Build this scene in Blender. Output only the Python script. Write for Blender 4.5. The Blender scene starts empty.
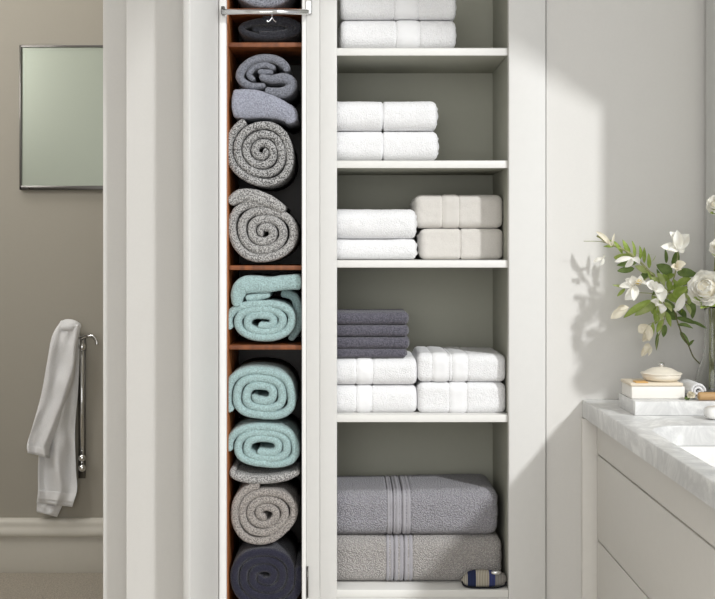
import bpy, bmesh, math, random
from mathutils import Vector, Matrix, noise
PI = math.pi
sc = bpy.context.scene
COL = sc.collection
# ------------------------------------------------------------------ camera geometry (metres; cabinet face is y = 0)
DCAM, FPX, PX, PY, ZC = 2.9, 1160.0, 345.0, 250.0, 1.25
def at(px, py, y=0.0):
    d = DCAM + y
    return Vector(((px - PX) * d / FPX, y, ZC - (py - PY) * d / FPX))
def X(px, y=0.0): return (px - PX) * (DCAM + y) / FPX
def Z(py, y=0.0): return ZC - (py - PY) * (DCAM + y) / FPX

# ------------------------------------------------------------------ materials
def new_mat(name):
    m = bpy.data.materials.new(name); m.use_nodes = True
    return m, m.node_tree, m.node_tree.nodes['Principled BSDF']
def lin(c): return tuple(((v/255)/12.92 if v/255 <= .04045 else ((v/255+.055)/1.055)**2.4) for v in c) + (1,)
def nd(nt, t, **kw):
    n = nt.nodes.new(t)
    for k, v in kw.items():
        if k in n.inputs: n.inputs[k].default_value = v
        else: setattr(n, k, v)
    return n
def coords(nt, scale=None):
    tc = nd(nt, 'ShaderNodeTexCoord')
    if scale is None: return tc.outputs['Object']
    mp = nd(nt, 'ShaderNodeMapping'); mp.inputs['Scale'].default_value = scale
    nt.links.new(tc.outputs['Object'], mp.inputs['Vector']); return mp.outputs['Vector']
def paint(name, c, rough=.5, bump=.04, scale=60, var=.02, spec=.3):
    m, nt, b = new_mat(name)
    b.inputs['Roughness'].default_value = rough
    b.inputs['Specular IOR Level'].default_value = spec
    co = coords(nt)
    n = nd(nt, 'ShaderNodeTexNoise', Scale=scale, Detail=4.0)
    nt.links.new(co, n.inputs['Vector'])
    mx = nd(nt, 'ShaderNodeMix', data_type='RGBA')
    a = lin(c); mx.inputs[6].default_value = tuple(v*(1-var) for v in a[:3])+(1,)
    mx.inputs[7].default_value = tuple(min(1, v*(1+var)) for v in a[:3])+(1,)
    nt.links.new(n.outputs['Fac'], mx.inputs[0]); nt.links.new(mx.outputs[2], b.inputs['Base Color'])
    bp = nd(nt, 'ShaderNodeBump', Strength=bump, Distance=.002)
    nt.links.new(n.outputs['Fac'], bp.inputs['Height']); nt.links.new(bp.outputs['Normal'], b.inputs['Normal'])
    return m
def terry(name, c, scale=330, strength=.6, dist=.003, dark=.8, kind='noise', sheen=.25, ramp=(.35, .65)):
    m, nt, b = new_mat(name)
    b.inputs['Roughness'].default_value = .95
    b.inputs['Specular IOR Level'].default_value = .1
    b.inputs['Sheen Weight'].default_value = sheen
    b.inputs['Sheen Roughness'].default_value = .5
    co = coords(nt)
    if kind == 'noise':
        n = nd(nt, 'ShaderNodeTexNoise', Scale=scale, Detail=2.0, Roughness=.6); fac = n.outputs['Fac']
    else:
        n = nd(nt, 'ShaderNodeTexVoronoi', Scale=scale); fac0 = n.outputs['Distance']
        mr = nd(nt, 'ShaderNodeMapRange'); mr.inputs[1].default_value = 0; mr.inputs[2].default_value = .8
        mr.inputs[3].default_value = 1; mr.inputs[4].default_value = 0
        nt.links.new(fac0, mr.inputs[0]); fac = mr.outputs[0]
    nt.links.new(co, n.inputs['Vector'])
    cr = nd(nt, 'ShaderNodeValToRGB')
    a = lin(c)
    cr.color_ramp.elements[0].position = ramp[0]; cr.color_ramp.elements[1].position = ramp[1]
    cr.color_ramp.elements[0].color = tuple(v*dark for v in a[:3])+(1,)
    cr.color_ramp.elements[1].color = a
    nt.links.new(fac, cr.inputs['Fac']); nt.links.new(cr.outputs['Color'], b.inputs['Base Color'])
    bp = nd(nt, 'ShaderNodeBump', Strength=strength, Distance=dist)
    nt.links.new(fac, bp.inputs['Height']); nt.links.new(bp.outputs['Normal'], b.inputs['Normal'])
    return m
def weave(name, c, scale=900):
    m, nt, b = new_mat(name)
    b.inputs['Roughness'].default_value = .75; b.inputs['Base Color'].default_value = lin(c)
    b.inputs['Specular IOR Level'].default_value = .2
    w = nd(nt, 'ShaderNodeTexWave', Scale=scale/6.28); w.bands_direction = 'Z'
    nt.links.new(coords(nt), w.inputs['Vector'])
    bp = nd(nt, 'ShaderNodeBump', Strength=.25, Distance=.001)
    nt.links.new(w.outputs['Fac'], bp.inputs['Height']); nt.links.new(bp.outputs['Normal'], b.inputs['Normal'])
    return m
def metal(name, c, rough=.12):
    m, nt, b = new_mat(name)
    b.inputs['Metallic'].default_value = 1; b.inputs['Base Color'].default_value = lin(c)
    n = nd(nt, 'ShaderNodeTexNoise', Scale=40.0)
    nt.links.new(coords(nt), n.inputs['Vector'])
    mr = nd(nt, 'ShaderNodeMapRange'); mr.inputs[3].default_value = rough*.8; mr.inputs[4].default_value = rough*1.2
    nt.links.new(n.outputs['Fac'], mr.inputs[0]); nt.links.new(mr.outputs[0], b.inputs['Roughness'])
    return m
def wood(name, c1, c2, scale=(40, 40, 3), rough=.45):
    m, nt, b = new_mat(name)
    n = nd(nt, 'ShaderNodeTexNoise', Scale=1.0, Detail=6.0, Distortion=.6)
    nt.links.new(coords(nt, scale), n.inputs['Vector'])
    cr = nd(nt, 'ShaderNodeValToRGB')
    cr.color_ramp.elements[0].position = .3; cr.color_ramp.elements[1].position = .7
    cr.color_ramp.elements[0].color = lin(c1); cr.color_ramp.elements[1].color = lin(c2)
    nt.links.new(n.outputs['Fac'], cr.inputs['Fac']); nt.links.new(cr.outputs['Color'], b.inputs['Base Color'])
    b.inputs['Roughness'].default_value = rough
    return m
def marble(name):
    m, nt, b = new_mat(name)
    co = coords(nt)
    n1 = nd(nt, 'ShaderNodeTexNoise', Scale=7.0, Detail=8.0, Roughness=.65, Distortion=1.2)
    n2 = nd(nt, 'ShaderNodeTexNoise', Scale=60.0, Detail=4.0)
    nt.links.new(co, n1.inputs['Vector']); nt.links.new(co, n2.inputs['Vector'])
    cr = nd(nt, 'ShaderNodeValToRGB'); e = cr.color_ramp.elements
    e[0].position = .36; e[0].color = lin((240, 240, 238)); e[1].position = .62; e[1].color = lin((243, 243, 241))
    k = e.new(.49); k.color = lin((208, 208, 207))
    nt.links.new(n1.outputs['Fac'], cr.inputs['Fac'])
    mx = nd(nt, 'ShaderNodeMix', data_type='RGBA'); mx.inputs[7].default_value = lin((214, 214, 212))
    mr = nd(nt, 'ShaderNodeMapRange'); mr.inputs[1].default_value = .4; mr.inputs[2].default_value = .75; mr.inputs[4].default_value = .6
    nt.links.new(n2.outputs['Fac'], mr.inputs[0]); nt.links.new(mr.outputs[0], mx.inputs[0])
    nt.links.new(cr.outputs['Color'], mx.inputs[6]); nt.links.new(mx.outputs[2], b.inputs['Base Color'])
    b.inputs['Roughness'].default_value = .3; b.inputs['Specular IOR Level'].default_value = .4
    return m
def petal_mat(name, c, c2, trans=.25):
    m, nt, b = new_mat(name)
    n = nd(nt, 'ShaderNodeTexNoise', Scale=45.0, Detail=3.0)
    nt.links.new(coords(nt), n.inputs['Vector'])
    mx = nd(nt, 'ShaderNodeMix', data_type='RGBA'); mx.inputs[6].default_value = lin(c); mx.inputs[7].default_value = lin(c2)
    mr = nd(nt, 'ShaderNodeMapRange'); mr.inputs[1].default_value = .35; mr.inputs[2].default_value = .65
    nt.links.new(n.outputs['Fac'], mr.inputs[0]); nt.links.new(mr.outputs[0], mx.inputs[0])
    nt.links.new(mx.outputs[2], b.inputs['Base Color']); b.inputs['Roughness'].default_value = .5
    b.inputs['Specular IOR Level'].default_value = .3
    tr = nd(nt, 'ShaderNodeBsdfTranslucent'); nt.links.new(mx.outputs[2], tr.inputs['Color'])
    ms = nd(nt, 'ShaderNodeMixShader'); ms.inputs[0].default_value = trans
    nt.links.new(b.outputs[0], ms.inputs[1]); nt.links.new(tr.outputs[0], ms.inputs[2])
    nt.links.new(ms.outputs[0], nt.nodes['Material Output'].inputs['Surface'])
    return m

M = {}
M['white_paint'] = paint('white_paint', (221, 220, 217), .45, spec=.35)
M['wall_paint'] = paint('wall_paint', (219, 217, 213), .6, bump=.06, scale=140)
M['lit_trim'] = paint('lit_trim', (244, 243, 241), .3, spec=.5)  # whiter trim, with the sunlit look of strip and bead put into the colour
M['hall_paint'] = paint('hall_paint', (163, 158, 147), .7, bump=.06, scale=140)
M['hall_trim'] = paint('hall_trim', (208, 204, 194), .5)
M['niche_paint'] = paint('niche_paint', (170, 170, 158), .8, spec=.1)
M['shelf_paint'] = paint('shelf_paint', (228, 227, 223), .45)
M['vanity_paint'] = paint('vanity_paint', (226, 223, 217), .4, spec=.35)
M['floor_tile'] = paint('floor_tile', (205, 200, 192), .5, scale=8, var=.06)
M['carpet'] = terry('carpet', (196, 186, 170), 160, .8, .006, .75, kind='voronoi')
M['ceiling_paint'] = paint('ceiling_paint', (238, 237, 234), .8)
M['wood'] = wood('orange_brown_wood', (96, 52, 28), (150, 88, 48))
M['wood_warm'] = wood('warm_wood', (136, 80, 42), (196, 126, 74))
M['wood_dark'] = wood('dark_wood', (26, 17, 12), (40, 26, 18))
M['wood_tan'] = wood('tan_wood', (176, 138, 92), (203, 168, 120), (6, 60, 60))
M['chrome'] = metal('chrome', (225, 225, 225), .12)
M['steel'] = metal('dark_steel', (104, 102, 99), .3)
M['white_terry'] = terry('white_terry', (241, 241, 242), 300, .8, .004, .92)
M['white_weave'] = weave('white_weave', (237, 237, 238))
M['ivory_terry'] = terry('ivory_terry', (211, 207, 201), 300, .3, .002, .94)
M['ivory_weave'] = weave('ivory_weave', (208, 204, 198))
M['grey_terry'] = terry('grey_terry', (198, 193, 190), 260, 1.0, .004, .62, kind='voronoi', ramp=(.25, .75))
M['grey_weave'] = weave('grey_weave', (160, 158, 163))
M['lilac_terry'] = terry('lilac_grey_terry', (176, 174, 181), 260, 1.0, .004, .66, kind='voronoi', ramp=(.25, .75))
M['charcoal_terry'] = terry('charcoal_terry', (108, 106, 117), 280, 1.0, .004, .5)
M['slate_roll'] = terry('slate_roll', (148, 151, 162), 260, 1.0, .004, .5)
M['blue_grey_roll'] = terry('blue_grey_roll', (176, 179, 194), 260, 1.0, .004, .62)
M['knit_grey'] = terry('knit_grey', (214, 213, 212), 280, 1.0, .004, .2, kind='voronoi', ramp=(.14, .5))
M['knit_grey_light'] = terry('knit_grey_light', (214, 212, 210), 280, 1.0, .004, .34, kind='voronoi', ramp=(.14, .5))
M['teal_roll'] = terry('teal_roll', (184, 212, 212), 280, 1.0, .004, .66)
M['taupe_roll'] = terry('taupe_roll', (204, 196, 190), 300, 1.0, .004, .45, kind='voronoi', ramp=(.15, .5))
M['navy_roll'] = terry('navy_roll', (54, 54, 70), 300, .9, .004, .6)
M['black_roll'] = terry('black_roll', (66, 67, 74), 260, 1.0, .004, .5)
M['ash_roll'] = terry('ash_roll', (176, 178, 190), 260, 1.0, .004, .4)
M['marble'] = marble('marble')
M['porcelain'] = paint('porcelain', (240, 239, 236), .15, bump=0, spec=.5)
M['cream'] = paint('cream_ceramic', (236, 228, 212), .3, spec=.5)
M['box_white'] = paint('box_white', (238, 235, 228), .5)
M['box_cream'] = paint('box_cream', (226, 214, 194), .6)
M['amber'] = paint('amber_card', (222, 176, 110), .5)
M['dark'] = paint('dark_cloth', (28, 28, 32), .8)
M['leaf'] = petal_mat('leaf_green', (142, 164, 72), (170, 188, 104), .25)
M['leaf_dark'] = petal_mat('leaf_dark_green', (98, 120, 62), (126, 146, 86), .2)
M['leaf_pale'] = petal_mat('leaf_pale_green', (168, 184, 112), (196, 204, 146), .25)
M['petal'] = petal_mat('petal_white', (252, 251, 246), (248, 245, 234), .15)
M['petal_cream'] = petal_mat('petal_cream', (240, 234, 216), (232, 224, 202), .15)
M['stamen'] = petal_mat('stamen_yellow', (220, 190, 96), (226, 204, 130), .1)
M['bark'] = wood('twig_bark', (74, 70, 44), (118, 116, 74), (80, 80, 80), .7)
M['bark_green'] = wood('twig_green', (130, 134, 84), (172, 172, 124), (80, 80, 80), .7)
m, nt, b = new_mat('clear_glass'); b.inputs['Transmission Weight'].default_value = 1; b.inputs['Roughness'].default_value = .02
b.inputs['IOR'].default_value = 1.45; b.inputs['Base Color'].default_value = (.97, .98, .97, 1); M['glass'] = m
m, nt, b = new_mat('mirror_silver'); b.inputs['Metallic'].default_value = 1; b.inputs['Roughness'].default_value = .02
b.inputs['Base Color'].default_value = (.82, .85, .83, 1); M['mirror'] = m
m, nt, b = new_mat('misted_mirror'); b.inputs['Metallic'].default_value = .85; b.inputs['Roughness'].default_value = .4
b.inputs['Base Color'].default_value = lin((160, 166, 154)); M['misted'] = m
# striped pouch cloth
m, nt, b = new_mat('striped_cloth'); b.inputs['Roughness'].default_value = .9
tc = nd(nt, 'ShaderNodeTexCoord'); sx = nd(nt, 'ShaderNodeSeparateXYZ'); nt.links.new(tc.outputs['Generated'], sx.inputs[0])
cr = nd(nt, 'ShaderNodeValToRGB'); cr.color_ramp.interpolation = 'CONSTANT'
e = cr.color_ramp.elements; e[0].position = 0; e[0].color = lin((178, 172, 160)); e[1].position = .13; e[1].color = lin((34, 44, 84))
for p, c in ((.31, (190, 182, 166)), (.60, (58, 66, 120)), (.73, (150, 146, 140))):
    k = e.new(p); k.color = lin(c)
nt.links.new(sx.outputs['X'], cr.inputs['Fac'])
w = nd(nt, 'ShaderNodeTexWave', Scale=9.0); w.bands_direction = 'X'; nt.links.new(tc.outputs['Generated'], w.inputs['Vector'])
mx = nd(nt, 'ShaderNodeMix', data_type='RGBA', blend_type='MULTIPLY'); mx.inputs[0].default_value = .55
nt.links.new(cr.outputs['Color'], mx.inputs[6]); nt.links.new(w.outputs['Color'], mx.inputs[7]); nt.links.new(mx.outputs[2], b.inputs['Base Color'])
M['stripes'] = m

# ------------------------------------------------------------------ object helpers
def tag(o, label=None, cat=None, group=None, kind=None):
    if label: o['label'] = label
    if cat: o['category'] = cat
    if group: o['group'] = group
    if kind: o['kind'] = kind
    return o
def adopt(o, parent):
    o.parent = parent
    root = parent; off = Vector()
    while root is not None: off += root.location if root.parent is None else Vector(); root = root.parent
    if parent.parent is None: o.matrix_parent_inverse = Matrix.Translation(-parent.location)
    # sub-parts: parent's own origin is at the world origin already
def link(name, me, mat, parent=None, smooth=True):
    if mat is not None: me.materials.append(mat)
    if smooth:
        for p in me.polygons: p.use_smooth = True
    o = bpy.data.objects.new(name, me); COL.objects.link(o)
    if parent is None:
        vs = [v.co for v in me.vertices]
        lo = Vector((min(v.x for v in vs), min(v.y for v in vs), min(v.z for v in vs)))
        hi = Vector((max(v.x for v in vs), max(v.y for v in vs), max(v.z for v in vs)))
        c = Vector(((lo.x+hi.x)/2, (lo.y+hi.y)/2, lo.z))
        me.transform(Matrix.Translation(-c)); o.location = c
    else: adopt(o, parent)
    return o
def thing(name, loc, label, cat, group=None):
    o = bpy.data.objects.new(name, None); COL.objects.link(o); o.location = loc; o.empty_display_size = .05
    return tag(o, label, cat, group)
class MB:
    def __init__(s): s.v = []; s.f = []
    def add(s, vs, fs):
        k = len(s.v); s.v += [tuple(v) for v in vs]; s.f += [tuple(i+k for i in f) for f in fs]; return s
    def box(s, x0, x1, y0, y1, z0, z1, bev=.0015, seg=2):
        bm = bmesh.new(); bmesh.ops.create_cube(bm, size=1)
        for v in bm.verts: v.co = Vector(((x0+x1)/2+v.co.x*(x1-x0), (y0+y1)/2+v.co.y*(y1-y0), (z0+z1)/2+v.co.z*(z1-z0)))
        if bev: bmesh.ops.bevel(bm, geom=bm.edges[:], offset=bev, segments=seg, affect='EDGES', profile=.5)
        bm.verts.index_update(); s.add([v.co.copy() for v in bm.verts], [[v.index for v in f.verts] for f in bm.faces]); bm.free(); return s
    def tube(s, pts, r, n=10, cap=True):
        pts = [Vector(p) for p in pts]; rs = r if isinstance(r, (list, tuple)) else [r]*len(pts)
        vs = []; fs = []; up = Vector((0.13, .2, 1)).normalized(); a = None
        for i, p in enumerate(pts):
            t = (pts[min(i+1, len(pts)-1)]-pts[max(i-1, 0)]).normalized()
            if a is None:
                a = t.cross(up)
                if a.length < .1: a = t.cross(Vector((1, 0, 0)))
            a = (a - t*a.dot(t)).normalized(); c = t.cross(a)
            for k in range(n): vs.append(p+(a*math.cos(2*PI*k/n)+c*math.sin(2*PI*k/n))*rs[i])
        for i in range(len(pts)-1):
            for k in range(n): fs.append((i*n+k, i*n+(k+1) % n, (i+1)*n+(k+1) % n, (i+1)*n+k))
        if cap: fs.append(tuple(range(n-1, -1, -1))); fs.append(tuple((len(pts)-1)*n+k for k in range(n)))
        return s.add(vs, fs)
    def lathe(s, c, prof, n=40, sx=1, sy=1):
        vs = []; fs = []
        for r, z in prof:
            for k in range(n): vs.append((c[0]+r*sx*math.cos(2*PI*k/n), c[1]+r*sy*math.sin(2*PI*k/n), c[2]+z))
        m_ = len(prof)
        for i in range(m_-1):
            for k in range(n): fs.append((i*n+k, i*n+(k+1) % n, (i+1)*n+(k+1) % n, (i+1)*n+k))
        if prof[0][0] > 1e-5: fs.append(tuple(range(n-1, -1, -1)))
        if prof[-1][0] > 1e-5: fs.append(tuple((m_-1)*n+k for k in range(n)))
        return s.add(vs, fs)
    def ball(s, c, r, n=16, ny=10):
        prof = [(max(1e-4, math.sin(PI*i/ny)), -math.cos(PI*i/ny)) for i in range(ny+1)]
        vs = []; fs = []
        for a, z in prof:
            for k in range(n): vs.append((c[0]+r[0]*a*math.cos(2*PI*k/n), c[1]+r[1]*a*math.sin(2*PI*k/n), c[2]+r[2]*z))
        for i in range(ny):
            for k in range(n): fs.append((i*n+k, i*n+(k+1) % n, (i+1)*n+(k+1) % n, (i+1)*n+k))
        return s.add(vs, fs)
    def mesh(s, name):
        me = bpy.data.meshes.new(name); me.from_pydata(s.v, [], s.f)
        bm = bmesh.new(); bm.from_mesh(me); bmesh.ops.recalc_face_normals(bm, faces=bm.faces[:]); bm.to_mesh(me); bm.free()
        me.update(); return me
    def build(s, name, mat, parent=None, smooth=True): return link(name, s.mesh(name), mat, parent, smooth)
def hard(o):
    # flat-sided pieces: smooth only over the bevels
    for p in o.data.polygons: p.use_smooth = True
    o.data.set_sharp_from_angle(angle=math.radians(50)); return o
def struct(name, mb, mat):
    o = mb.build(name, mat); hard(o); return tag(o, kind='structure')
def catmull(pts, step):
    P = [Vector(p) for p in pts]; out = []
    for i in range(len(P)-1):
        p0 = P[i-1] if i else P[0]*2-P[1]; p1, p2 = P[i], P[i+1]
        p3 = P[i+2] if i+2 < len(P) else P[-1]*2-P[-2]
        n = max(2, int((p2-p1).length/step)+1)
        for k in range(n):
            t = k/n
            out.append(.5*((2*p1)+(p2-p0)*t+(2*p0-5*p1+4*p2-p3)*t*t+(3*p1-p0-3*p2+p3)*t**3))
    out.append(P[-1]); return out

# ------------------------------------------------------------------ the setting
CEIL = 3.72; RW = .95; BACK = -4.2; LW = -1.7; HB = 1.6
struct('floor', MB().box(LW-.1, RW+.1, BACK-.1, .06, -.06, 0, 0), M['floor_tile'])
tag(struct('floor_hall', MB().box(-2.6, -.4, .06, HB+.1, -.06, 0, 0), M['carpet']), kind='structure')
struct('ceiling', MB().box(-2.6, RW+.1, BACK-.1, HB+.1, CEIL, CEIL+.06, 0), M['ceiling_paint'])
struct('wall_left', MB().box(LW-.06, LW, BACK, 0, 0, CEIL, 0), M['wall_paint'])
# rear wall with a wide unseen opening, added to let in fill light
mb = MB().box(LW, RW, BACK-.06, BACK, 0, .5, 0).box(LW, RW, BACK-.06, BACK, 2.9, CEIL, 0)
mb.box(LW, LW+.2, BACK-.06, BACK, .5, 2.9, 0).box(RW-.2, RW, BACK-.06, BACK, .5, 2.9, 0)
struct('wall_rear', mb, M['wall_paint'])
# right wall with an arched window
def gothic(q, spring, rise): return spring+rise*(1-q**1.35)
def arch_wall(x0, x1, y0, y1, z0, z1, wy0, wy1, wz0, spring, rise):
    bm = bmesh.new()
    outer = [bm.verts.new((x0, y, z)) for y, z in ((y0, z0), (y1, z0), (y1, z1), (y0, z1))]
    c = (wy0+wy1)/2; a = (wy1-wy0)/2
    arc = [(c-a*math.cos(PI*k/32), gothic(abs(math.cos(PI*k/32)), spring, rise)) for k in range(33)]
    inner = [bm.verts.new((x0, y, z)) for y, z in [(wy1, wz0), (wy0, wz0)]+arc]
    es = [bm.edges.new((l[i], l[(i+1) % len(l)])) for l in (outer, inner) for i in range(len(l))]
    bmesh.ops.triangle_fill(bm, use_beauty=True, edges=es)
    ret = bmesh.ops.extrude_face_region(bm, geom=bm.faces[:])
    for v in ret['geom']:
        if isinstance(v, bmesh.types.BMVert): v.co.x = x1
    bm.verts.index_update()
    mb = MB(); mb.add([v.co.copy() for v in bm.verts], [[v.index for v in f.verts] for f in bm.faces]); bm.free(); return mb
WIN0, WIN1 = -3.9, -.398
struct('wall_right', arch_wall(RW, RW+.04, BACK, 0, 0, CEIL, WIN0, WIN1, .96, 1.90, 1.65), M['wall_paint'])
# window frame (thin outer frame and sill)
c_ = (WIN0+WIN1)/2; a_ = (WIN1-WIN0)/2
pts = [(RW+.03, WIN0, .96)]+[(RW+.03, c_-a_*math.cos(PI*k/32), gothic(abs(math.cos(PI*k/32)), 1.90, 1.65)) for k in range(33)]+[(RW+.03, WIN1, .96)]
w1 = struct('window_1', MB().tube(pts, .012, 6), M['white_paint'])
# unseen slats added to dim the sun through the near part of the window
bl = MB(); k = 0
while WIN0+.03+.06*k < -1.42:
    yy = WIN0+.03+.06*k; bl.box(RW+.046, RW+.050, yy-.0070, yy+.0070, .97, CEIL-.10, .0005); k += 1
bl.box(RW+.043, RW+.053, WIN0, -1.40, CEIL-.10, CEIL-.07, .001)
tag(bl.build('sun_slats', M['white_paint'], None, False), 'unseen white slats added to thin the sun from the side window', 'blind')
# front wall: left piece, right piece, piece above the cabinets
DOOR_R = X(126)
CL, CM, CR = X(219), X(320), X(545)
CTOP = 2.5
struct('wall_front_left', MB().box(DOOR_R, CL-.001, 0, .1, 0, CEIL, .002), M['wall_paint'])
struct('wall_front_right', MB().box(CR+.0035, RW, 0, .1, 0, CEIL, 0), M['wall_paint'])
struct('wall_front_top', MB().box(CL, CR+.003, 0, .1, CTOP+.003, CEIL, 0), M['wall_paint'])
struct('wall_front_header', MB().box(LW, DOOR_R-.001, 0, .1, 2.25, CEIL, 0), M['wall_paint'])
struct('wall_front_end', MB().box(LW, -1.45, 0, .1, 0, 2.249, 0), M['wall_paint'])
struct('trim_1', MB().box(X(102, .09), DOOR_R+.03, .101, .16, 0, 2.25, .002), M['wall_paint'])
# hall behind the doorway
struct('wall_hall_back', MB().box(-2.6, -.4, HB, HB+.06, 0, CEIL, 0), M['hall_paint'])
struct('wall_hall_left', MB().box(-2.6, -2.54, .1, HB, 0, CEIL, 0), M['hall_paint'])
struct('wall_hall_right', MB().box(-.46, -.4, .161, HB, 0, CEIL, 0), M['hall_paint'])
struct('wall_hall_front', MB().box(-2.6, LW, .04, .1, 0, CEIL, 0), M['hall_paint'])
mb = MB().box(-2.54, -.46, HB-.014, HB, 0, .15, .002)
prof = [(0, .145), (.03, .145), (.034, .150), (.034, .166), (.028, .174), (.024, .186), (.026, .196), (.02, .206), (.008, .212), (0, .212)]
vs = []; n = len(prof)
for x in (-2.54, -.46):
    for d, z in prof: vs.append((x, HB-d-.0005, z))
mb.add(vs, [(i, (i+1) % n, n+(i+1) % n, n+i) for i in range(n)]+[tuple(range(n)), tuple(range(2*n-1, n-1, -1))])
struct('baseboard_hall', mb, M['hall_trim'])

# ------------------------------------------------------------------ tall open shelf cabinet
YF = -.012                     # face of the frames, slightly proud of the wall
BK = .30                       # interior back
NL, NR = X(337), X(508)
IL = -.082                     # interior left side (behind the stile)
FLZ = Z(584, .04)
oc = thing('shelf_cabinet', ((NL+NR)/2, .15, 0), 'tall white built-in cabinet with open shelves of folded towels and grey-green back', 'cabinet')
hard(MB().box(CM, NL, YF, .012, 0, CTOP, .0015).build('stile', M['white_paint'], oc))
hard(MB().box(NR, CR, YF, .012, 0, CTOP, .003, 3).build('stile', M['white_paint'], oc))
hard(MB().box(NL+.0003, NR-.0003, YF, .012, 2.42, CTOP, .001).build('top_rail', M['white_paint'], oc))
hard(MB().box(NL+.0003, NR-.0003, YF, .012, 0, FLZ-.0205, .001).build('bottom_rail', M['white_paint'], oc))
hard(MB().box(IL, NR+.018, BK, BK+.012, 0, CTOP, 0).build('back_panel', M['niche_paint'], oc))
hard(MB().box(NR, NR+.018, .0125, BK-.0003, 0, CTOP, 0).build('side_panel', M['niche_paint'], oc))
hard(MB().box(IL-.01, IL, .0125, BK-.0003, 0, CTOP, 0).build('side_panel', M['niche_paint'], oc))
SHZ = [Z(48)-.0012, Z(160.5)-.0012, Z(260)-.0012, Z(414.5)-.0012]
for z in SHZ:
    sh = hard(MB().box(IL+.0005, NR-.0005, .002, BK-.0005, z-.0165, z, .0012).build('shelf', M['niche_paint'], oc))
    hard(MB().box(IL+.0006, NR-.0006, -.001, .0018, z-.0178, z, .0008).box(IL+.0006, NR-.0006, -.001, BK-.001, z+.0001, z+.0011, 0).build('shelf_facing', M['shelf_paint'], sh))
hard(MB().box(IL+.0005, NR-.0005, YF+.001, BK-.0005, FLZ-.02, FLZ, .0015).build('bottom_shelf', M['shelf_paint'], oc))

# ------------------------------------------------------------------ narrow cabinet of rolled towels
TL, TR = X(227), X(302)
nc = thing('narrow_cabinet', ((TL+TR)/2, .15, 0), 'narrow tall wood-lined cabinet full of rolled towels, door swung open', 'cabinet')
hard(MB().box(CL, TL, YF, .006, 0, CTOP, .0045, 4).build('stile', M['lit_trim'], nc))
hard(MB().box(TR+.0113, CM-.0004, YF, .012, 0, CTOP, .0015, 2).build('stile', M['white_paint'], nc))
hard(MB().box(TR, TR+.011, YF-.002, .012, 0, CTOP, .003, 4).build('bead', M['lit_trim'], nc))
NFZ = Z(611, .03)
hard(MB().box(TL+.0003, TR-.0003, YF, .006, 0, NFZ-.013, .001).build('bottom_rail', M['white_paint'], nc))
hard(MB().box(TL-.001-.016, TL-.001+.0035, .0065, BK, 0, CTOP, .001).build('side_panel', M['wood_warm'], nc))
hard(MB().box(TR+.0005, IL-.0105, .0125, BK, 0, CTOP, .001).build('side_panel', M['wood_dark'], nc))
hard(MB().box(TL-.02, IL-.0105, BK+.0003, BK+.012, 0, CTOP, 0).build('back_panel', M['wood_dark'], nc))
for py in (41.5, 265.5, 345.5):
    z = Z(py); hard(MB().box(TL+.0028, TR+.0002, .012, BK-.0003, z-.0115, z, .0012).build('shelf', M['wood'], nc))
hard(MB().box(TL+.0028, TR+.0002, .0075, BK-.0003, NFZ-.012, NFZ, .001).build('bottom_shelf', M['wood'], nc))
ztop = Z(9, .02); hard(MB().box(TL+.0028, TR+.0002, .012, BK-.0003, ztop-.0115, ztop, .0012).build('shelf', M['wood'], nc))
# chrome bar across the opening
zb = Z(12, -.03)
bar = MB().tube([(X(222, -.03), -.03, zb), (X(309, -.03), -.03, zb)], .0068, 16).build('crossbar', M['chrome'], nc)
hard(MB().box(X(221.5, -.02), X(225, -.02), -.030, YF-.0002, Z(14, -.03), Z(6, -.03), .0015).build('bracket', M['steel'], nc))
hard(MB().box(X(305.5, -.02), X(312, -.02), -.018, YF-.0002, Z(13.5, -.02), Z(-10, -.02), .001).build('bracket', M['chrome'], nc))
hk = MB()
hk.tube(catmull([at(272, 14, -.03), at(272, 17, -.036), at(270, 20.5, -.04), at(267.5, 22, -.043), at(267, 20.5, -.046)], .001), .0011, 8)
hk.tube(catmull([at(272, 17, -.036), at(274, 20.5, -.04), at(276, 22, -.043)], .001), .0011, 8)
hk.build('hook', M['chrome'], nc)
hg = MB().tube([at(307.4, 567, YF-.003), at(307.4, 597, YF-.003)], .0022, 10)
for py in (567, 577, 587, 597): hg.ball(at(307.4, py, YF-.003), (.0027, .0027, .0022), 10, 6)
hg.build('hinge', M['steel'], nc)
# open door leaf
tipY = -.135; tip = Vector((X(190, tipY), tipY)); hin = Vector((CL+.001, YF-.004))
u = (tip-hin).normalized(); nrm = Vector((u.y, -u.x))   # points away from the opening
if nrm.x > 0: nrm = -nrm
W = (tip-hin).length; th = .02
dm = MB().box(0, W, 0, th, .2, 2.44, .002)
dm.v = [tuple((hin.x+u.x*x+nrm.x*y, hin.y+u.y*x+nrm.y*y, z)) for x, y, z in dm.v]
dr = hard(dm.build('door', M['white_paint'], nc))

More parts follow.
